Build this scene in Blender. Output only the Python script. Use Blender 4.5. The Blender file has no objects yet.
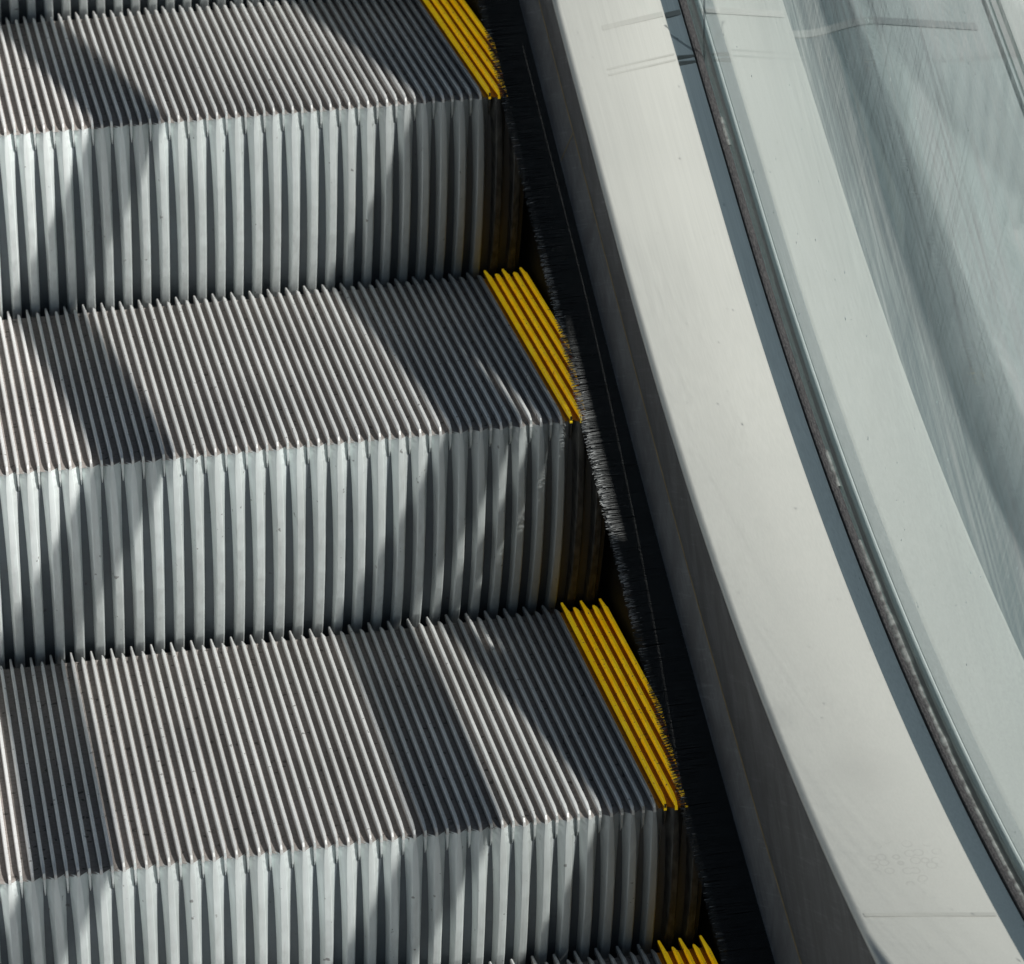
import bpy, math, random
from mathutils import Vector
random.seed(7)
R = math.radians
scene = bpy.context.scene
col = scene.collection

# ------------------------------------------------------------------ helpers
class MB:
    """collects faces (with a material index) and links them as one mesh object"""
    def __init__(s): s.v = []; s.f = []; s.m = []; s.sm = []
    def vert(s, x, y, z): s.v.append((x, y, z)); return len(s.v) - 1
    def face(s, ids, m=0, sm=False): s.f.append(tuple(ids)); s.m.append(m); s.sm.append(sm)
    def loft(s, rings, m=0, closed=False, sm=False, caps=False):
        idx = [[s.vert(*p) for p in r] for r in rings]
        n = len(rings[0])
        for a, b in zip(idx, idx[1:]):
            for i in range(n if closed else n - 1):
                j = (i + 1) % n
                mi = m[i] if isinstance(m, (list, tuple)) else m
                s.face((a[i], b[i], b[j], a[j]), mi, sm)
        if caps:
            mi = m[0] if isinstance(m, (list, tuple)) else m
            s.face(idx[0], mi); s.face(idx[-1][::-1], mi)
    def box(s, x0, x1, y0, y1, z0, z1, m=0):
        s.loft([[(x0, y, z0), (x1, y, z0), (x1, y, z1), (x0, y, z1)] for y in (y0, y1)], m, True, False, True)
    def build(s, name, mats, parent=None, loc=(0, 0, 0)):
        me = bpy.data.meshes.new(name)
        me.from_pydata(s.v, [], s.f)
        for mt in (mats if isinstance(mats, (list, tuple)) else [mats]): me.materials.append(mt)
        me.polygons.foreach_set('material_index', s.m)
        me.polygons.foreach_set('use_smooth', s.sm)
        me.update()
        import bmesh
        bm = bmesh.new(); bm.from_mesh(me)
        bmesh.ops.recalc_face_normals(bm, faces=bm.faces)
        bm.to_mesh(me); bm.free()
        o = bpy.data.objects.new(name, me); col.objects.link(o)
        o.location = loc
        if parent: o.parent = parent
        return o

def empty(name, loc, label, cat, group=None):
    o = bpy.data.objects.new(name, None); col.objects.link(o)
    o.location = loc; o['label'] = label; o['category'] = cat
    if group: o['group'] = group
    o.empty_display_size = 0.05
    return o

# ------------------------------------------------------------------ node helpers
class NT:
    def __init__(s, name):
        s.mat = bpy.data.materials.new(name); s.mat.use_nodes = True
        s.t = s.mat.node_tree; s.t.nodes.clear()
        s.out = s.t.nodes.new('ShaderNodeOutputMaterial')
        s.geo = s.t.nodes.new('ShaderNodeNewGeometry')
    def n(s, kind, **kw):
        nd = s.t.nodes.new(kind)
        for k, v in kw.items(): setattr(nd, k, v)
        return nd
    def link(s, a, b): s.t.links.new(a, b)
    def put(s, sock, v):
        if hasattr(v, 'is_output'): s.link(v, sock)
        else: sock.default_value = v
    def pos(s, scale=(1, 1, 1), rotx=0, off=(0, 0, 0)):
        m = s.n('ShaderNodeMapping', vector_type='POINT')
        s.link(s.geo.outputs['Position'], m.inputs['Vector'])
        m.inputs['Scale'].default_value = scale
        m.inputs['Location'].default_value = off
        if rotx:
            m2 = s.n('ShaderNodeMapping'); m2.inputs['Rotation'].default_value = (rotx, 0, 0)
            s.link(s.geo.outputs['Position'], m2.inputs['Vector'])
            s.link(m2.outputs[0], m.inputs['Vector'])
        return m.outputs[0]
    def noise(s, vec, scale, detail=4, rough=.55, dist=0):
        nd = s.n('ShaderNodeTexNoise'); s.link(vec, nd.inputs['Vector'])
        nd.inputs['Scale'].default_value = scale; nd.inputs['Detail'].default_value = detail
        nd.inputs['Roughness'].default_value = rough; nd.inputs['Distortion'].default_value = dist
        return nd.outputs['Fac']
    def ramp(s, fac, pts):
        nd = s.n('ShaderNodeValToRGB'); s.link(fac, nd.inputs[0])
        el = nd.color_ramp.elements
        while len(el) > len(pts): el.remove(el[-1])
        while len(el) < len(pts): el.new(.5)
        for e, (p, c) in zip(el, pts):
            e.position = p
            e.color = (c, c, c, 1) if isinstance(c, (int, float)) else (*c, 1)
        return nd.outputs[0]
    def math(s, op, a, b=0.0, clamp=False):
        nd = s.n('ShaderNodeMath', operation=op, use_clamp=clamp)
        s.put(nd.inputs[0], a); s.put(nd.inputs[1], b); return nd.outputs[0]
    def mix(s, fac, a, b, blend='MIX'):
        nd = s.n('ShaderNodeMix', data_type='RGBA', blend_type=blend)
        s.put(nd.inputs[0], fac)
        s.put(nd.inputs[6], a if hasattr(a, 'is_output') else (*a, 1))
        s.put(nd.inputs[7], b if hasattr(b, 'is_output') else (*b, 1))
        return nd.outputs[2]
    def bump(s, h, strength, dist=.001):
        nd = s.n('ShaderNodeBump'); s.link(h, nd.inputs['Height'])
        nd.inputs['Strength'].default_value = strength; nd.inputs['Distance'].default_value = dist
        return nd.outputs[0]
    def bsdf(s, color, rough=.5, metal=0., spec=.5, normal=None):
        b = s.n('ShaderNodeBsdfPrincipled')
        s.put(b.inputs['Base Color'], color if hasattr(color, 'is_output') else (*color, 1))
        s.put(b.inputs['Roughness'], rough); s.put(b.inputs['Metallic'], metal)
        s.put(b.inputs['Specular IOR Level'], spec)
        if normal is not None: s.link(normal, b.inputs['Normal'])
        return b.outputs[0]
    def done(s, sh): s.link(sh, s.out.inputs['Surface']); return s.mat

INC = -R(30)          # turns the incline onto +Y in texture space

def cast_metal(name, base, rough, dirt, dirt_col, metal=.25, speck=.68, side_shade=0.):
    t = NT(name)
    big = t.noise(t.pos(), 9, 5)
    fine = t.noise(t.pos(), 420, 3)
    each = t.noise(t.pos((57, .5, 4)), 1, 2)
    drip = t.noise(t.pos((260, 260, 14)), 1, 4)
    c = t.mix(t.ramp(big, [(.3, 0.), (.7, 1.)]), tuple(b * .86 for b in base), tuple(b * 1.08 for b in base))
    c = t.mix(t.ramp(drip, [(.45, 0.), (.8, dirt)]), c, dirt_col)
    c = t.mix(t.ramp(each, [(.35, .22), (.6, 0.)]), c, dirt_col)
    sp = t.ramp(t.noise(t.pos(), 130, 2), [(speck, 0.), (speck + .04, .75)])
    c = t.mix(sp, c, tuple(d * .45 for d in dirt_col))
    if side_shade:      # shade towards the skirt put into the colour, with some grease
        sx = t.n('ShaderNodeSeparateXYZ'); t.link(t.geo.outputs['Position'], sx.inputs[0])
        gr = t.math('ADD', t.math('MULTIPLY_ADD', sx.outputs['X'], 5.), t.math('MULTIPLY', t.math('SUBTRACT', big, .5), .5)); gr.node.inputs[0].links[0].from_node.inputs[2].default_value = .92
        c = t.mix(t.math('MULTIPLY', t.ramp(gr, [(.0, 0.), (.95, 1.)]), side_shade), c, (.07, .075, .08))
    rr = t.ramp(fine, [(.3, rough - .08), (.7, rough + .12)])
    return t.done(t.bsdf(c, rr, metal, .5, t.bump(fine, .25, .0004)))

M = {}
M['ridge'] = cast_metal('ridge_aluminium', (.82, .82, .805), .38, .25, (.42, .40, .38), .15)
M['groove'] = cast_metal('groove_dust_shade', (.33, .30, .28), .75, .6, (.11, .10, .09), 0., .64)
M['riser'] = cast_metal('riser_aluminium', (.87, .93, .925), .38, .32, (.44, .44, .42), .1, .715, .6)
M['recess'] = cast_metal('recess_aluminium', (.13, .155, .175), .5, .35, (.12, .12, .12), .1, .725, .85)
M['under'] = cast_metal('step_underframe', (.03, .03, .032), .6, .3, (.02, .02, .02), 0.)

def yellow(name, dark, gr=1.):
    t = NT(name)
    big = t.noise(t.pos(), 40, 5)
    fine = t.noise(t.pos((1, 1, 1)), 320, 4)
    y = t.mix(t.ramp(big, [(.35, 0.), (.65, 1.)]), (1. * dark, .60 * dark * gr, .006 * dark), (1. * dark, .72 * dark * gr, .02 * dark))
    wear = t.ramp(fine, [(.62, 0.), (.67, 1.)])
    c = t.mix(wear, y, (.10, .085, .06))
    sh = t.bsdf(c, t.ramp(fine, [(.3, .3), (.7, .5)]), 0., .5, t.bump(fine, .3, .0004))
    # small glow added to brighten the yellow where it lies in shade
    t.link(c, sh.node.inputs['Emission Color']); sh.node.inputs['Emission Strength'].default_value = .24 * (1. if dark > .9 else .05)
    return t.done(sh)
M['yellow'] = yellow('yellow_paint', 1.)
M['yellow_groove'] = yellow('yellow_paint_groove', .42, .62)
t = NT('worn_yellow_cleat')
w = t.noise(t.pos((200, 200, 60)), 1, 4)
M['dirty_cleat'] = t.done(t.bsdf(t.mix(t.ramp(w, [(.40, 0.), (.62, 1.)]), (.03, .031, .032), (.08, .08, .072)), .5, .1))

t = NT('black_bristle')
sep = t.n('ShaderNodeSeparateXYZ'); t.link(t.geo.outputs['Position'], sep.inputs[0])
tip = t.ramp(t.math('MULTIPLY_ADD', sep.outputs['X'], -60.), [(0., 0.), (.35, 1.)])
va = t.n('ShaderNodeAttribute', attribute_name='tip')
c = t.mix(va.outputs['Fac'], (.004, .007, .008), (.48, .49, .49))
M['bristle'] = t.done(t.bsdf(c, .40, 0., .35))

t = NT('black_rubber_holder')
f = t.noise(t.pos((1, 1, 1)), 200, 3)
M['holder'] = t.done(t.bsdf(t.mix(f, (.006, .008, .009), (.016, .018, .02)), .85, 0., .2))

def brushed(name, base, rough, metal, streak=.12, stain=0., rot=INC, xf=900, yf=6):
    t = NT(name)
    st = t.noise(t.pos((xf, yf, xf), rot), 1, 3)
    big = t.noise(t.pos(), 5, 5)
    sm = t.noise(t.pos((18, 5, 18), rot), 1, 5)
    c = t.mix(t.ramp(st, [(.3, 0.), (.7, 1.)]), tuple(b * (1 - streak) for b in base), tuple(b * (1 + streak * .6) for b in base))
    c = t.mix(t.ramp(big, [(.35, .0), (.7, .10)]), c, tuple(b * .72 for b in base))
    c = t.mix(t.ramp(sm, [(.55, 0.), (.8, .12)]), c, tuple(b * .8 for b in base))
    rr = t.math('ADD', t.ramp(st, [(.3, -.04), (.7, .06)]), t.ramp(big, [(.3, rough - .05), (.7, rough + .08)]))
    return t, c, rr, st

t, c, rr, st = brushed('brushed_deck', (.575, .57, .53), .42, .2, .045)
# dried water rings and a smudge low on the deck
def blob(t, ctr, rad, soft):
    v = t.n('ShaderNodeVectorMath', operation='DISTANCE')
    t.link(t.geo.outputs['Position'], v.inputs[0]); v.inputs[1].default_value = ctr
    nz = t.math('MULTIPLY', t.math('SUBTRACT', t.noise(t.pos(), 70, 3), .5), rad * .9)
    return t.ramp(t.math('DIVIDE', t.math('ADD', v.outputs['Value'], nz), rad), [(0., 1.), (1. - soft, 1.), (1., 0.)])
vor = t.n('ShaderNodeTexVoronoi', feature='F1'); vor.inputs['Scale'].default_value = 105; vor.inputs['Randomness'].default_value = .75
t.link(t.geo.outputs['Position'], vor.inputs['Vector'])
ring = t.ramp(vor.outputs['Distance'], [(.30, .0), (.40, .9), (.46, .0)])
STAIN1 = (.103, -.625, -.121); STAIN2 = (.101, -.515, -.101); STAIN3 = (.056, -.443, -.084)
ring = t.math('MULTIPLY', ring, blob(t, STAIN1, .030, .3))
c = t.mix(t.math('MULTIPLY', ring, .35), c, (.30, .29, .27))
c = t.mix(t.math('MULTIPLY', blob(t, STAIN2, .038, .9), .17), c, (.36, .35, .33))
c = t.mix(t.math('MULTIPLY', blob(t, STAIN3, .02, .9), .3), c, (.40, .40, .38))
M['deck'] = t.done(t.bsdf(c, rr, .3, .5, t.bump(st, .06, .0003)))

t, c, rr, st = brushed('deck_line_metal', (.52, .515, .475), .43, .2, .03)
M['deck_line'] = t.done(t.bsdf(c, rr, .3, .5))
t, c, rr, st = brushed('outer_deck_metal', (.385, .41, .395), .42, .25, .12)
M['outer_deck'] = t.done(t.bsdf(c, rr, .25, .5, t.bump(st, .06, .0003)))
t, c, rr, st = brushed('far_deck_metal', (.26, .30, .30), .45, .2, .08)
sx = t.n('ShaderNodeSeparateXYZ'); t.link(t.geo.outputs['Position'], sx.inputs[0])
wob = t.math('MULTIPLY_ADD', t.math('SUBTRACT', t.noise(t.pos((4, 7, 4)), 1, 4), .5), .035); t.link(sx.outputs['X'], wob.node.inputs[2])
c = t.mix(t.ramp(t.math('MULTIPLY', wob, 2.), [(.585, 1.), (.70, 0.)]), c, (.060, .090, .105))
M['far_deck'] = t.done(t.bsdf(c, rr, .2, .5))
t, c, rr, st = brushed('dark_trim_metal', (.155, .153, .155), .45, .3, .25, xf=500, yf=9)
scr = t.ramp(t.noise(t.pos((70, 16, 300), R(20)), 1, 5, .7), [(.55, 0.), (.75, .6)])
c = t.mix(scr, c, (.30, .30, .30))
mot = t.noise(t.pos((40, 14, 60), R(-50)), 1, 6, .7, .5)
c = t.mix(t.ramp(mot, [(.4, .65), (.6, 0.)]), c, (.085, .08, .08))
M['trim'] = t.done(t.bsdf(c, rr, .4, .5))
t, c, rr, st = brushed('channel_metal', (.115, .15, .17), .3, .5, .12)
M['channel'] = t.done(t.bsdf(c, rr, .35, .5))
t = NT('gap_dark'); M['gap'] = t.done(t.bsdf(t.mix(t.noise(t.pos(), 60, 4), (.05, .075, .085), (.09, .12, .13)), .6))
t = NT('seam_sealant'); M['seam'] = t.done(t.bsdf(t.mix(t.noise(t.pos(), 90, 4), (.10, .075, .04), (.33, .24, .11)), .7))
t = NT('clear_sealant')
ms = t.n('ShaderNodeMixShader'); ms.inputs[0].default_value = .42
t.link(t.n('ShaderNodeBsdfTransparent').outputs[0], ms.inputs[1]); t.link(t.bsdf((.012, .02, .022), .5), ms.inputs[2])
M['clear_joint'] = t.done(ms.outputs[0])
t = NT('strip_black'); _t = NT('strip_mid'); M['strip_grey'] = _t.done(_t.bsdf(_t.mix(_t.noise(_t.pos(), 60, 3), (.33, .345, .33), (.38, .39, .38)), .5)); _t = NT('strip_dark'); M['strip_dark'] = _t.done(_t.bsdf(_t.mix(_t.noise(_t.pos(), 60, 3), (.13, .15, .155), (.17, .19, .19)), .5))
t = NT('strip_black'); M['joint'] = t.done(t.bsdf(t.mix(t.noise(t.pos(), 90, 4), (.012, .02, .022), (.03, .04, .045)), .5))
t = NT('old_gasket')
g = t.noise(t.pos((1200, 260, 1200), INC), 1, 4, .6)
M['gasket'] = t.done(t.bsdf(t.mix(t.ramp(g, [(.4, 0.), (.62, 1.)]), (.028, .028, .030), (.085, .08, .08)), .85, 0., .3, t.bump(g, .6, .0006)))
t = NT('sealant_crust')
g = t.noise(t.pos(), 110, 4, .6)
M['crust'] = t.done(t.bsdf(t.mix(t.ramp(g, [(.38, 0.), (.6, 1.)]), (.10, .097, .095), (.27, .28, .265)), .8, 0., .3, t.bump(g, .5, .001)))
t = NT('lip_metal'); M['lip'] = t.done(t.bsdf(t.mix(t.noise(t.pos(), 40, 4), (.5, .55, .53), (.7, .74, .72)), .35, .2))
t = NT('handrail_rubber'); M['rubber'] = t.done(t.bsdf(t.mix(t.noise(t.pos(), 50, 3), (.02, .02, .021), (.03, .03, .03)), .5))
t = NT('concrete_floor'); M['floor'] = t.done(t.bsdf(t.mix(t.noise(t.pos(), 3, 6), (.26, .27, .26), (.36, .37, .36)), .6))

def glass(name, dust_amt, clean=False, gloss=1.):
    t = NT(name)
    # smears run along the incline, older wiping arcs cross them
    s1 = t.noise(t.pos((1, 7, 190), R(-38)), 1, 6, .65, .3)
    s2 = t.noise(t.pos((1, 3.2, 34), R(-44)), 1, 5, .6, .6)
    s3 = t.noise(t.pos((1, 420, 9), R(-25)), 1, 3, .5)
    cloud = t.noise(t.pos(), 5.5, 5, .6, .8)
    wv = t.n('ShaderNodeTexWave', wave_type='RINGS', rings_direction='X')
    t.link(t.pos((1, 1, 1), 0, (0, -.35, .45)), wv.inputs['Vector'])
    wv.inputs['Scale'].default_value = 60; wv.inputs['Distortion'].default_value = 9
    wv.inputs['Detail'].default_value = 4; wv.inputs['Detail Scale'].default_value = 1.2
    arc = t.math('MULTIPLY', wv.outputs['Fac'], t.ramp(t.noise(t.pos(), 7, 3), [(.48, 0.), (.7, .16)]))
    sp3 = t.n('ShaderNodeSeparateXYZ'); t.link(t.geo.outputs['Position'], sp3.inputs[0])
    hgt = t.math('SUBTRACT', sp3.outputs['Z'], t.math('MULTIPLY', sp3.outputs['Y'], .50)); 
    hi = t.ramp(t.math('MULTIPLY', hgt, 1.5), [(.34, .05), (.74, 1.)])
    d = t.math('ADD', t.math('MULTIPLY', t.ramp(s1, [(.40, 0.), (.70, .60)]), t.math('MULTIPLY', hi, t.ramp(s2, [(.35, .3), (.65, 1.)]))), t.math('MULTIPLY', t.ramp(s2, [(.42, 0.), (.72, .16)]), hi))
    d = t.math('ADD', d, t.math('MULTIPLY', t.ramp(s3, [(.5, 0.), (.75, .10)]), hi))
    d = t.math('ADD', d, t.math('MULTIPLY', t.ramp(cloud, [(.33, .05), (.68, .50)]), hi))
    d = t.math('ADD', d, t.math('MULTIPLY', arc, t.math('MULTIPLY', hi, hi)))
    spk = t.ramp(t.noise(t.pos(), 150, 2), [(.735, 0.), (.75, .9)])
    bright = t.ramp(d, [(.0, (.08, .13, .14)), (.3, (.55, .68, .65)), (.75, (1., 1., 1.))])
    d = t.math('MULTIPLY', t.math('MULTIPLY_ADD', hi, .12), dust_amt); d.node.inputs[0].links[0].from_node.inputs[2].default_value = .07
    d = t.math('MAXIMUM', d, t.math('MULTIPLY', spk, .8), True)
    if clean: d = t.math('MULTIPLY', d, .0)
    lw = t.n('ShaderNodeLayerWeight'); lw.inputs['Blend'].default_value = .5
    fr = t.math('MULTIPLY_ADD', t.math('POWER', lw.outputs['Facing'], 8.), 4.5); fr.node.inputs[2].default_value = .03
    film = t.math('MULTIPLY', t.ramp(s1, [(.34, .25), (.50, .9), (.68, 2.3)]), t.ramp(s2, [(.3, .55), (.68, 1.35)]))
    film = t.math('ADD', t.math('MULTIPLY', film, .8), t.math('MULTIPLY', t.ramp(s3, [(.45, 0.), (.70, .9)]), hi))
    fr = t.math('MULTIPLY', fr, gloss)
    film = t.math('ADD', t.math('MULTIPLY', t.math('SUBTRACT', film, .9), hi), .9)
    if not clean: fr = t.math('MULTIPLY', fr, film)
    fr = t.math('MINIMUM', fr, .85)
    tr = t.n('ShaderNodeBsdfTransparent'); tr.inputs['Color'].default_value = (.993, 1., .998, 1)
    gl = t.n('ShaderNodeBsdfGlossy'); gl.inputs['Color'].default_value = (.97, 1, 1, 1)
    t.link(t.ramp(s2, [(.35, .02), (.75, .09)]), gl.inputs['Roughness'])
    df = t.n('ShaderNodeBsdfDiffuse'); t.link(bright, df.inputs['Color'])
    tl = t.n('ShaderNodeBsdfTranslucent'); t.link(bright, tl.inputs['Color'])
    m0 = t.n('ShaderNodeMixShader'); m0.inputs[0].default_value = .75
    t.link(df.outputs[0], m0.inputs[1]); t.link(tl.outputs[0], m0.inputs[2])
    m1 = t.n('ShaderNodeMixShader')
    t.link(fr, m1.inputs[0]); t.link(tr.outputs[0], m1.inputs[1]); t.link(gl.outputs[0], m1.inputs[2])
    m2 = t.n('ShaderNodeMixShader')
    t.link(d, m2.inputs[0]); t.link(m1.outputs[0], m2.inputs[1]); t.link(m0.outputs[0], m2.inputs[2])
    return t.done(m2.outputs[0])
M['glass'] = glass('dusty_glass', 1., gloss=1.0)
M['glass_far'] = glass('far_glass', .08, True, .15)
M['glass_back'] = glass('clean_glass', .1, True, .12)
t = NT('glass_edge'); M['glass_edge'] = t.done(t.bsdf(t.mix(t.noise(t.pos(), 60, 3), (.25, .36, .35), (.40, .50, .48)), .3))

# ------------------------------------------------------------------ escalator geometry
P = .0176934          # one cleat = two tread ridges
D = .40               # tread depth
BASE = .30            # step empty sits this far below the nose
T30 = math.tan(R(30))
def adv(n, a, s): return (n[0] + s * .4 * math.cos(R(a)), n[1] + s * .4 * math.sin(R(a)))
N2 = (0., 0.); N1 = adv(N2, 28.606, 1); N0 = adv(N1, 30, 1); N3 = adv(N2, 30.042, -1); N4 = adv(N3, 20.298, -1)

X_RIGHT = .0285
K0, K1 = -1.5, 54.5   # ridge numbers (every half step), k grows to the left
ks = [K0 + .5 * i for i in range(int((K1 - K0) * 2) + 1)]
GD = .0080            # groove depth
RD = .0100            # riser recess depth

def rdep(u):
    tab = [(0, .0074), (1.15, .0074), (3, .0080), (5, .0088), (9, .0100), (60, .0102)]
    for a, b in zip(tab, tab[1:]):
        if u <= b[0]: return a[1] + (b[1] - a[1]) * (u - a[0]) / (b[0] - a[0])
    return RD
def arc(u, off=0.):   # riser arc about the tread's rear edge; u = angle in degrees; off = inward offset
    r = D - off
    return (D - r * math.cos(R(u)), -r * math.sin(R(u)))

def step_meshes():
    rnd = random.Random(11)
    body, yel = MB(), MB()
    for k in ks:
        x = -k * P + rnd.uniform(-.00012, .00012)
        dot = abs(k - round(k)) < .01
        mb, mi = (yel, 0) if k <= .5 else (body, 0)
        dz = BASE + rnd.uniform(-.00012, .00012)
        tipy = D - .0075 if dot else D + .0045 + rnd.uniform(-.001, .0008)
        y0 = .0 if dot else .0012
        #        y, top z, half width top, half width base
        secs = [(y0, -.0042 if dot else -.0026, .00085, .0012), (y0 + .0022, -.0016, .00105, .0014), (.0125, -.0002, .00138, .0015),
                (.016, 0., .00142, .00165), (.2, rnd.uniform(-.0001, .0001), .00142, .00165),
                (D - .024, 0., .00142, .00155), (D - .020, -.0006, .0011, .0014), (tipy - .004, -.0030, .0008, .0011), (tipy, -.0058, .0003, .0006)]
        rings = [[(x - wb, y, dz - GD - .0006), (x - wb * .55 - wt * .45, y, dz - .0048), (x - wt, y, dz + zt - .0005), (x - wt * .6, y, dz + zt), (x + wt * .6, y, dz + zt),
                  (x + wt, y, dz + zt - .0005), (x + wb * .55 + wt * .45, y, dz - .0048), (x + wb, y, dz - GD - .0006)] for (y, zt, wt, wb) in secs]
        mb.loft(rings, [1, 0, 0, 0, 0, 0, 1], False, False, False)  # lower walls take the dark groove colour, deepening the shade between ridges
        for r_, o_ in ((rings[0], 1), (rings[-1], -1)):
            mb.face([mb.vert(*q) for q in r_][::o_], 0)
        if not dot:     # fin under the ridge end that dies into the recess
            h = .0011
            fr = []
            for (q, dep) in ((.0, .0008), (.4, .0016), (.75, .0034), (1., .0079)):
                z = -.0024 - q * .024; h = .0011 * (1 - .75 * q ** 3)
                u = math.degrees(math.asin(min(.99, -z / D)))
                yy = arc(u, 0)[0]
                fr.append([(x - h, yy + rdep(u) + .001, dz + z), (x - h * .8, yy + dep, dz + z), (x + h * .8, yy + dep, dz + z), (x + h, yy + rdep(u) + .001, dz + z)])
            mb.loft(fr, 2, False, False, False)
    # groove floor, with the zig-zag front edge that meets the cleat tops
    def floor(mb, xa, xb, mi):
        n = int(round((xb - xa) / (P / 2)))
        xs = [xa + (xb - xa) * i / n for i in range(n + 1)]
        z = BASE - GD
        rows = []
        for x in xs:
            kk = -x / P
            fy = 2 * abs(kk - round(kk)) * .0074 + .0004
            rows.append([(x, fy, z - .0012), (x, fy + .0015, z), (x, D * .5, z), (x, D - .0095, z), (x, D - .0085, z - .004)])
        mb.loft(rows, mi)
    xy = -.75 * P
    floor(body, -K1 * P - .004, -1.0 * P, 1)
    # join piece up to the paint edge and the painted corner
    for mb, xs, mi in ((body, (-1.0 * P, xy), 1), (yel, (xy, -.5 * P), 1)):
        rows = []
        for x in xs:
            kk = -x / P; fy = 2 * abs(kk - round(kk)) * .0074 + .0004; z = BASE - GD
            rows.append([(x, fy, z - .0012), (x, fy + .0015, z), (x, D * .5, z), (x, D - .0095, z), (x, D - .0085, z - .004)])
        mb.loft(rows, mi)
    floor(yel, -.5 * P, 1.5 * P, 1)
    # slab below the grooves
    ub = MB()
    ub.box(-K1 * P - .004, X_RIGHT, RD + .014, D - .012, BASE - .030, BASE - GD - .003)
    # the riser: every cleat a lofted trapezoid that flares towards the nose
    ris = MB()
    us = [1.15, 2.0, 3.2, 5., 7.5, 11, 15, 20, 25, 30, 34, 38, 42]
    def widths(u):
        tab = [(1.15, .15, .90), (2.0, .21, .885), (3.2, .28, .85), (5, .315, .79), (7.5, .335, .725), (11, .35, .665), (15, .36, .62), (20, .37, .585), (25, .375, .555), (30, .385, .53), (42, .39, .51)]
        for a, b in zip(tab, tab[1:]):
            if a[0] <= u <= b[0]:
                f = (u - a[0]) / (b[0] - a[0]); return a[1] + f * (b[1] - a[1]), a[2] + f * (b[2] - a[2])
        return tab[-1][1:]
    for c in range(-1, 55):
        xc = -c * P
        w = rnd.uniform(.975, 1.025); sh = rnd.uniform(-.00018, .00018)
        rings = []
        for u in us:
            wf, wb = widths(u); wf *= w * P / 2; wb *= w * P / 2; wb = min(wb, .497 * P)
            fy, fz = arc(u); by, bz = arc(u, RD)[0] , -D * math.sin(R(u))
            by = arc(u)[0] + rdep(u)
            f2 = by - (by - fy) * .12
            z = BASE + fz
            rings.append([(xc - P / 2, by, z), (xc - wb + sh, by, z), (xc - wf * 1.12 + sh, fy + .0011, z), (xc - wf * .8 + sh, fy + .00015, z), (xc + sh, fy, z),
                          (xc + wf * .8 + sh, fy + .00015, z), (xc + wf * 1.12 + sh, fy + .0011, z), (xc + wb + sh, by, z), (xc + P / 2, by, z)])
        cm = 2 if c <= 0 else 0
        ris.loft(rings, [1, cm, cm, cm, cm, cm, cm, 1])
    # yellow lip on the outermost cleat top
    return body, yel, ub, ris

_b, _y, _u, _r = step_meshes()
STEP_LABELS = [
    'grey grooved escalator step cut off by the top edge, only its riser foot showing',
    'ribbed escalator step highest of the three seen whole, yellow edge beside the black brush',
    'middle ribbed escalator step with sunlit riser, beside the sunlit bristles of the brush',
    'lowest whole ribbed escalator step, two separate sunlit stripes on its tread',
    'escalator step at the bottom edge, only the comb teeth at its rear showing',
]
def make_step():
    root = empty('escalator_step', (0, 0, 0), STEP_LABELS[0], 'escalator step', 'escalator steps')
    _b.build('tread', [M['ridge'], M['groove'], M['riser']], root)
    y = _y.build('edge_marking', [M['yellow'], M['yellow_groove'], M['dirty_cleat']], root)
    y['label'] = 'yellow painted ridges along the side edge of the tread'
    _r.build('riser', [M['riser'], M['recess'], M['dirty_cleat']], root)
    _u.build('step_frame', M['under'], root)
    return root
proto = make_step()
for i, nn in enumerate((N0, N1, N2, N3, N4)):
    if i == 0: s = proto
    else:
        s = proto.copy(); col.objects.link(s)
        for ch in list(proto.children):
            c2 = ch.copy(); col.objects.link(c2); c2.parent = s
    s.location = (0, nn[0], nn[1] - BASE)
    s['label'] = STEP_LABELS[i]

# ------------------------------------------------------------------ balustrade profiles
Y0, Y1 = -1.35, 1.25
def frange(a, b, st):
    n = max(1, int(round((b - a) / st))); return [a + (b - a) * i / n for i in range(n + 1)]
YS = frange(Y0, Y1, .025)
def zdeck(y):
    yy = max(y, -.80)
    z = T30 * yy + .085 + .295 * max(0., .1 - yy) ** 2
    if y < -.80: z += (y + .80) * (T30 - 2 * .295 * .9)
    return z
def zbrush(y):
    yy = max(y, -1.1)
    return T30 * yy + .020 + .12 * max(0., -yy) ** 2 + (y - yy) * .3
def zrail(y):
    a = 1.0
    if y < -1.05: return a
    if y < .01: return a + .272 * (y + 1.05) ** 2
    return a + .272 * 1.06 ** 2 + (y - .01) * .577

def sweep(mb, prof, ys, m=0, sm=False, closed=False, caps=False):
    mb.loft([[(x, y, z) for x, z in prof(y)] for y in ys], m, closed, sm, caps)

JY = .262     # joint between the two glass panels
GX0, GX1 = .1750, .1840

bal = empty('escalator_balustrade', (.11, 0, -.45), 'pale metal escalator balustrade with black skirt brush and dusty glass panel beside the steps', 'balustrade')
def bpart(mb, name, mats, parent=bal):
    root = parent
    o = mb.build(name, mats)
    o.parent = root
    wl = root.location.copy(); rr_ = root
    while rr_.parent: rr_ = rr_.parent; wl += rr_.location
    o.location = -wl
    return o

# skirt panel under the brush
m = MB(); sweep(m, lambda y: [(.036, zbrush(y) - .42), (.036, zbrush(y) - .008)], YS); bpart(m, 'skirt_panel', M['holder'])
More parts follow.
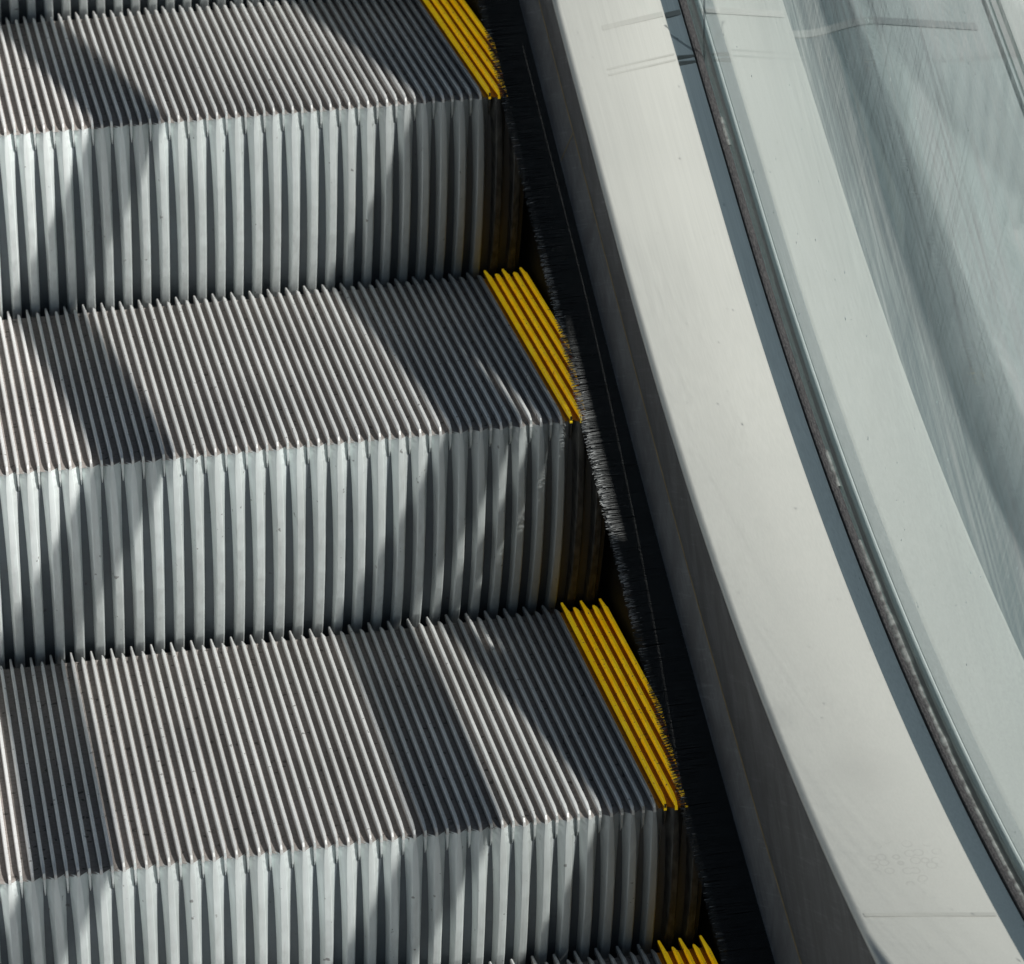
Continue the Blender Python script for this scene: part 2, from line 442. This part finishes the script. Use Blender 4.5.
# brush: holder strip and several rows of bristles
m = MB(); sweep(m, lambda y: [(.0355, zbrush(y) - .016), (.024, zbrush(y) - .015), (.024, zbrush(y) - .012), (.026, zbrush(y) - .010), (.033, zbrush(y) - .0070), (.0355, zbrush(y) - .006)], YS)
sweep(m, lambda y: [(.030, zbrush(y) - .0062), (.014, zbrush(y) - .0068), (.0018, zbrush(y) - .0085), (.0022, zbrush(y) - .0095), (.030, zbrush(y) - .0080)], YS)
brush = bpart(m, 'skirt_brush', M['holder'])
m = MB(); tips = []
rb = random.Random(5)
for row, (zo, xt, drp) in enumerate(((.0005, -.0035, .0005), (-.0007, -.0052, .0014), (-.003, -.005, .0022), (-.0052, -.0045, .0036))):
    y = -1.05
    clump = 0.
    while y < .95:
        if rb.random() < .12: clump = rb.uniform(-.0014, .0014)
        yr = y + rb.uniform(-.0003, .0003)
        ln = rb.uniform(-.0016, .0016) + (rb.uniform(0, .006) if rb.random() < .12 else 0)
        lean = clump + rb.gauss(0, .0011)
        xs = (.033, .010, .001 + ln * .5, xt + ln)
        w0 = rb.uniform(.00028, .00042)
        lift = rb.gauss(0, .0004); dusty = 1. if rb.random() < (.42 if -.22 < yr < .14 else .05) else .06  # paler tips gathered where sunlight falls, brightening the streak by colour
        ring = []
        for q, x in zip((0., .6, .84, 1.), xs):
            yy = yr + lean * q * q
            z = zbrush(yr) + (yy - yr) * T30 + zo - drp * q * q + lift * q
            w = w0 * (1 - .55 * q)
            ring.append([(x, yy - w, z - w * .5), (x, yy, z + w * .9), (x, yy + w, z + w * .4)])
            tips += [max(0., (q - .84) / .16) * dusty] * 3  # dusty: paling of the tips that brightens the sun streak
        m.loft(ring, 0, False, False)
        y += rb.uniform(.00055, .00085)
o = bpart(m, 'bristles', M['bristle'], brush)
at = o.data.attributes.new('tip', 'FLOAT', 'POINT'); at.data.foreach_set('value', tips)

# dark trim between brush and deck: lower strip, sealant line, upper strip
m = MB(); sweep(m, lambda y: [(.0325, zbrush(y) - .006), (.0330, zbrush(y) + .0008), (.0340, zbrush(y) + .002), (.0452, zbrush(y) + .0262)], YS, 0); 
lower = bpart(m, 'skirt_trim', M['trim'])
m = MB(); sweep(m, lambda y: [(.0451, zbrush(y) + .0260), (.0456, zbrush(y) + .0275), (.0463, zbrush(y) + .0280)], YS); bpart(m, 'trim_seam', M['seam'], lower)
m = MB()
sweep(m, lambda y: [(.0458, zbrush(y) + .0276), (.0480, zbrush(y) + .0276 + (zdeck(y) - zbrush(y) - .0276) * .55), (.0496, zdeck(y) - .0045)], YS); bpart(m, 'trim_panel', M['trim'])

m = MB()
yj_ = .231
m.loft([[(.0335, yj_, zbrush(yj_) + .0022), (.0335, yj_ + .0016, zbrush(yj_ + .0016) + .0022)], [(.0450, yj_ + .001, zbrush(yj_) + .0268), (.0450, yj_ + .0026, zbrush(yj_ + .0016) + .0268)]])
bpart(m, 'trim_joint', M['seam'], lower)
# inner deck
m = MB()
def pdeck(y):
    z = zdeck(y)
    return [(.0520, z - .010), (.0500, z - .0075), (.0498, z - .0042), (.0506, z - .0018), (.0524, z - .0004), (.0548, z), (.1, z + .0003), (.1485, z), (.1498, z - .0009), (.1500, z - .012)]
sweep(m, pdeck, YS, 0, True); bpart(m, 'inner_deck', M['deck'])
# glass channel
m = MB(); sweep(m, lambda y: [(.1495, zdeck(y) - .006), (.1512, zdeck(y) - .0052), (.163, zdeck(y) - .0040), (.1662, zdeck(y) - .0034), (.1672, zdeck(y) - .0044), (.1675, zdeck(y) - .03)], YS, 0)
chan = bpart(m, 'glass_channel', M['channel'])
m = MB()
for dy in (-.0030, .0034):
    yc = JY + dy
    m.box(.1510, .1668, yc - .0011, yc + .0011, zdeck(yc) - .012, zdeck(yc) - .0020)
yc = .312
bpart(m, 'channel_joint', M['joint'], chan)
m = MB()
rg = random.Random(3)
ysg = frange(Y0, Y1, .004)
jit = [(rg.uniform(-.00025, .00025), rg.uniform(-.00025, .00025)) for _ in ysg]
jm = dict(zip(ysg, jit))
sweep(m, lambda y: [(.1676, zdeck(y) - .006), (.1680, zdeck(y) - .0014 + jm[y][1]), (.1700 + jm[y][0], zdeck(y) - .0006 + jm[y][1]), (.1730 + jm[y][0] * .6, zdeck(y) - .0016), (.1746, zdeck(y) - .0026)], ysg)
bpart(m, 'gasket', M['gasket'])
# old sealant left in lumps against the glass
for (ya, yb, a) in ((-1.2, -.26, 1.), (.165, .195, .8), (-.20, -.16, .5)):
    m = MB(); yy = frange(ya, yb, .0025)
    ph = 0; rings = []
    amp = 0.
    for i, y in enumerate(yy):
        if rg.random() < .16: tgt = rg.choice((0, 0, 0, 0, .25, .5, .9)) * a
        if i == 0: tgt = 0
        amp += (tgt - amp) * .3
        if i > len(yy) - 4: amp *= .5
        h = .0004 + .0034 * amp; w = .0004 + .0022 * amp
        z = zdeck(y)
        rings.append([(.1725 - w, y, z - .003), (.1730 - w * .6, y, z - .0018 + h * .6), (.1742, y, z - .0012 + h), (.1751, y, z - .0012 + h * .9), (.1752, y, z - .004)])
    m.loft(rings, 0, False, True)
    bpart(m, 'sealant_crust', M['crust'])

def glass_panel(ya, yb, x0, x1, parent, mat, zf=zdeck, name='glass_panel'):
    m = MB()
    ys = frange(ya, yb, .05)
    rings = []
    for y in ys:
        zb, zt = zf(y) - .02, zrail(y) - .012
        rings.append([(x0, y, zb), (x0, y, zt), (x1, y, zt), (x1, y, zb)])
    m.loft(rings, [0, 1, 2, 1], True, False, False)
    a, b = rings[0], rings[-1]
    for r_ in (a, b):
        m.face([m.vert(*q) for q in r_], 2)
    return bpart(m, name, [mat, M['glass_edge'], M['glass_back']], parent)
g1 = glass_panel(Y0, JY - .0002, GX0, GX1, bal, M['glass'])
g2 = glass_panel(JY + .0002, Y1, GX0, GX1, bal, M['glass'])
m = MB()
ztop = zdeck(JY) + .072
m.box(GX0 - .0004, GX0 + .0012, JY - .0012, JY + .0004, zdeck(JY) - .01, ztop)
bpart(m, 'glass_joint', M['clear_joint'])
# outer lip and outer deck
m = MB(); sweep(m, lambda y: [(.1845, zdeck(y) - .012), (.1848, zdeck(y) - .001), (.1858, zdeck(y)), (.1872, zdeck(y) - .0006), (.1874, zdeck(y) - .004)], YS, 0); bpart(m, 'outer_gasket', M['lip'])
m = MB(); sweep(m, lambda y: [(.1876, zdeck(y) - .006), (.1882, zdeck(y) - .0012), (.190, zdeck(y) - .0010), (.262, zdeck(y) - .0005), (.2645, zdeck(y) - .0015), (.2650, zdeck(y) - .006), (.2650, zdeck(y) - .30)], YS, 0); bpart(m, 'outer_deck', M['outer_deck'])
def handrail(x, parent):
    m = MB()
    prof = [(-.030, -.010), (-.0315, 0), (-.029, .011), (-.02, .015), (.02, .015), (.029, .011), (.0315, 0), (.030, -.010), (.02, -.012), (-.02, -.012)]
    m.loft([[(x + a, y, zrail(y) + b) for a, b in prof] for y in frange(-1.9, 1.9, .05)], 0, True, True, True)
    return bpart(m, 'handrail', M['rubber'], parent)
handrail(.1795, bal)

# ------------------------------------------------------------------ the neighbouring escalator's balustrade
nb = empty('neighbouring_balustrade', (.45, 0, -.45), 'second pale escalator balustrade seen hazily through the dusty glass at the right edge', 'balustrade')
def cove(x):      # height under the deck line
    q = max(0., min(1., (x - .272) / .075)); return -.018 * (1 - q * q * (3 - 2 * q)) - .001
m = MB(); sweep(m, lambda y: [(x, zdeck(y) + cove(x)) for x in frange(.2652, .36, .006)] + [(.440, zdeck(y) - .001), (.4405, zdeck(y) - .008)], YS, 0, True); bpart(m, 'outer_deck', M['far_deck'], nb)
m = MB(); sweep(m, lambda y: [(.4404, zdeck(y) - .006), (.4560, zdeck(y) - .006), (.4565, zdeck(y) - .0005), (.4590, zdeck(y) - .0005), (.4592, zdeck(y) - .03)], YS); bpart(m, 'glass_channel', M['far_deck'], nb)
glass_panel(Y0, Y1, .460, .469, nb, M['glass_far'])
m = MB(); sweep(m, lambda y: [(.4700, zdeck(y) - .01), (.4705, zdeck(y) - .001), (.59, zdeck(y) - .001), (.595, zdeck(y) - .006), (.60, zdeck(y) - .30)], YS); bpart(m, 'inner_deck', M['outer_deck'], nb)
handrail(.4835, nb)
# unseen slotted board, added and shaped to shade the steps and brush
SB = .35
def sb_top(y): return .694 + .422 * (y + .496)
def sb_mid(y): return .704 + .393 * (y + .34)
def sb_slot(y): return min(sb_mid(y) + .004, zbrush(y + .441) + .6225) if -.585 < y < -.336 else sb_mid(y) + .004
def sb_low(y): return zdeck(y + .3793) + .5440
m = MB(); ye = frange(-1.13, .60, .03)
m.loft([[(SB - .0015, y, sb_mid(y)), (SB - .0015, y, sb_top(y)), (SB + .0015, y, sb_top(y)), (SB + .0015, y, sb_mid(y))] for y in ye], 0, True, False, True)
m.loft([[(SB - .0015, y, sb_low(y)), (SB - .0015, y, max(sb_slot(y), sb_low(y) + .004)), (SB + .0015, y, max(sb_slot(y), sb_low(y) + .004)), (SB + .0015, y, sb_low(y))]
        for y in sorted(ye + [-.5851, -.5849, -.3361, -.3359])], 0, True, False, True)
m.box(SB - .012, SB + .012, .575, .60, zdeck(.59) - .01, sb_low(.59) + .03)
bpart(m, 'shadow_board', M['channel'], nb)

def line_strip(name, pts, wd, parent, mat):  # thin flat strip laid across a deck, toned by its material
    yc = pts[0][1]; sl = (zdeck(yc + .01) - zdeck(yc - .01)) / .02
    m = MB()
    m.loft([[(x, y - wd, z - wd * sl), (x, y + wd, z + wd * sl)] for x, y, z in pts], 0)
    bpart(m, name, mat, parent)
sy = lambda x: .314 - (x - .175) * .165
line_strip('deck_strip', [(x, sy(x), zdeck(sy(x)) + .0004) for x in frange(.189, .261, .012)], .0038, bal, M['strip_grey'])
line_strip('deck_strip', [(x, sy(x), zdeck(sy(x)) + cove(x) + .0012) for x in frange(.2655, .439, .006)], .0040, nb, M['strip_dark'])
ys1 = lambda x: .3104 + (x - .1507) * .18
line_strip('deck_strip', [(x, ys1(x), zdeck(ys1(x)) + .0005) for x in frange(.088, .1480, .01)], .0028, bal, M['deck_line'])
for dj in (-.0030, .0034):
    ys2 = lambda x: JY + dj + (x - .1507) * .17
    line_strip('deck_strip', [(x, ys2(x), zdeck(ys2(x)) + .0005) for x in frange(.082, .1480, .01)], .0010, bal, M['deck_line'])
ys3 = lambda x: -.680 - (x - .055) * .19
line_strip('deck_strip', [(x, ys3(x), zdeck(ys3(x)) + .0005) for x in frange(.056, .1480, .01)], .0022, bal, M['deck_line'])
yj = lambda x: .3123 + (x - .1507) * .16
line_strip('channel_joint', [(x, yj(x), zdeck(yj(x)) - .0030) for x in frange(.1515, .166, .0029)], .0028, chan, M['joint'])  # dark strip carried on across the channel
# ------------------------------------------------------------------ setting
m = MB(); m.loft([[(-40, -40, -.62), (40, -40, -.62)], [(-40, 40, -.62), (40, 40, -.62)]])
fl = m.build('floor', M['floor']); fl['kind'] = 'structure'
m = MB()
m.loft([[(x, -1.3, -.615), (x, -.60, -.61), (x, 1.2, .25)] for x in (-1.0, .034)])
pit = m.build('pit_floor', M['under']); pit['kind'] = 'structure'

# ------------------------------------------------------------------ light
SUN = Vector((.55, -.70, 1.)).normalized()
sd = bpy.data.lights.new('sun', 'SUN'); sd.energy = 5.0; sd.angle = R(.42); sd.color = (1., .975, .93)
so = bpy.data.objects.new('sun', sd); col.objects.link(so)
so.rotation_euler = SUN.to_track_quat('Z', 'Y').to_euler(); so.location = SUN * 8
w = bpy.data.worlds.new('World'); scene.world = w; w.use_nodes = True
nt = w.node_tree; nt.nodes.clear()
sky = nt.nodes.new('ShaderNodeTexSky'); sky.sky_type = 'NISHITA'; sky.sun_disc = False
sky.sun_elevation = math.asin(SUN.z); sky.sun_rotation = math.atan2(SUN.x, SUN.y)
bg = nt.nodes.new('ShaderNodeBackground'); bg.inputs['Strength'].default_value = .039
wo = nt.nodes.new('ShaderNodeOutputWorld')
hs = nt.nodes.new('ShaderNodeHueSaturation'); hs.inputs['Saturation'].default_value = .88; hs.inputs['Hue'].default_value = .485
nt.links.new(sky.outputs[0], hs.inputs['Color']); nt.links.new(hs.outputs[0], bg.inputs[0]); nt.links.new(bg.outputs[0], wo.inputs[0])

# ------------------------------------------------------------------ camera
cd = bpy.data.cameras.new('camera'); cam = bpy.data.objects.new('camera', cd); col.objects.link(cam)
cam.location = (-.5902482, -2.79749498, 1.12564216)
cam.rotation_euler = (R(67.41905871), R(1.21483322), R(-11.18920762))
cd.sensor_fit = 'HORIZONTAL'; cd.sensor_width = 36; cd.lens = 3543.629 / 1024 * 36
cd.dof.use_dof = True; cd.dof.focus_distance = 2.95; cd.dof.aperture_fstop = 18
cd.clip_start = .05; cd.clip_end = 300
scene.camera = cam
scene.view_settings.view_transform = 'Standard'; scene.view_settings.look = 'None'; scene.view_settings.exposure = 0
scene.cycles.max_bounces = 10; scene.cycles.transparent_max_bounces = 16
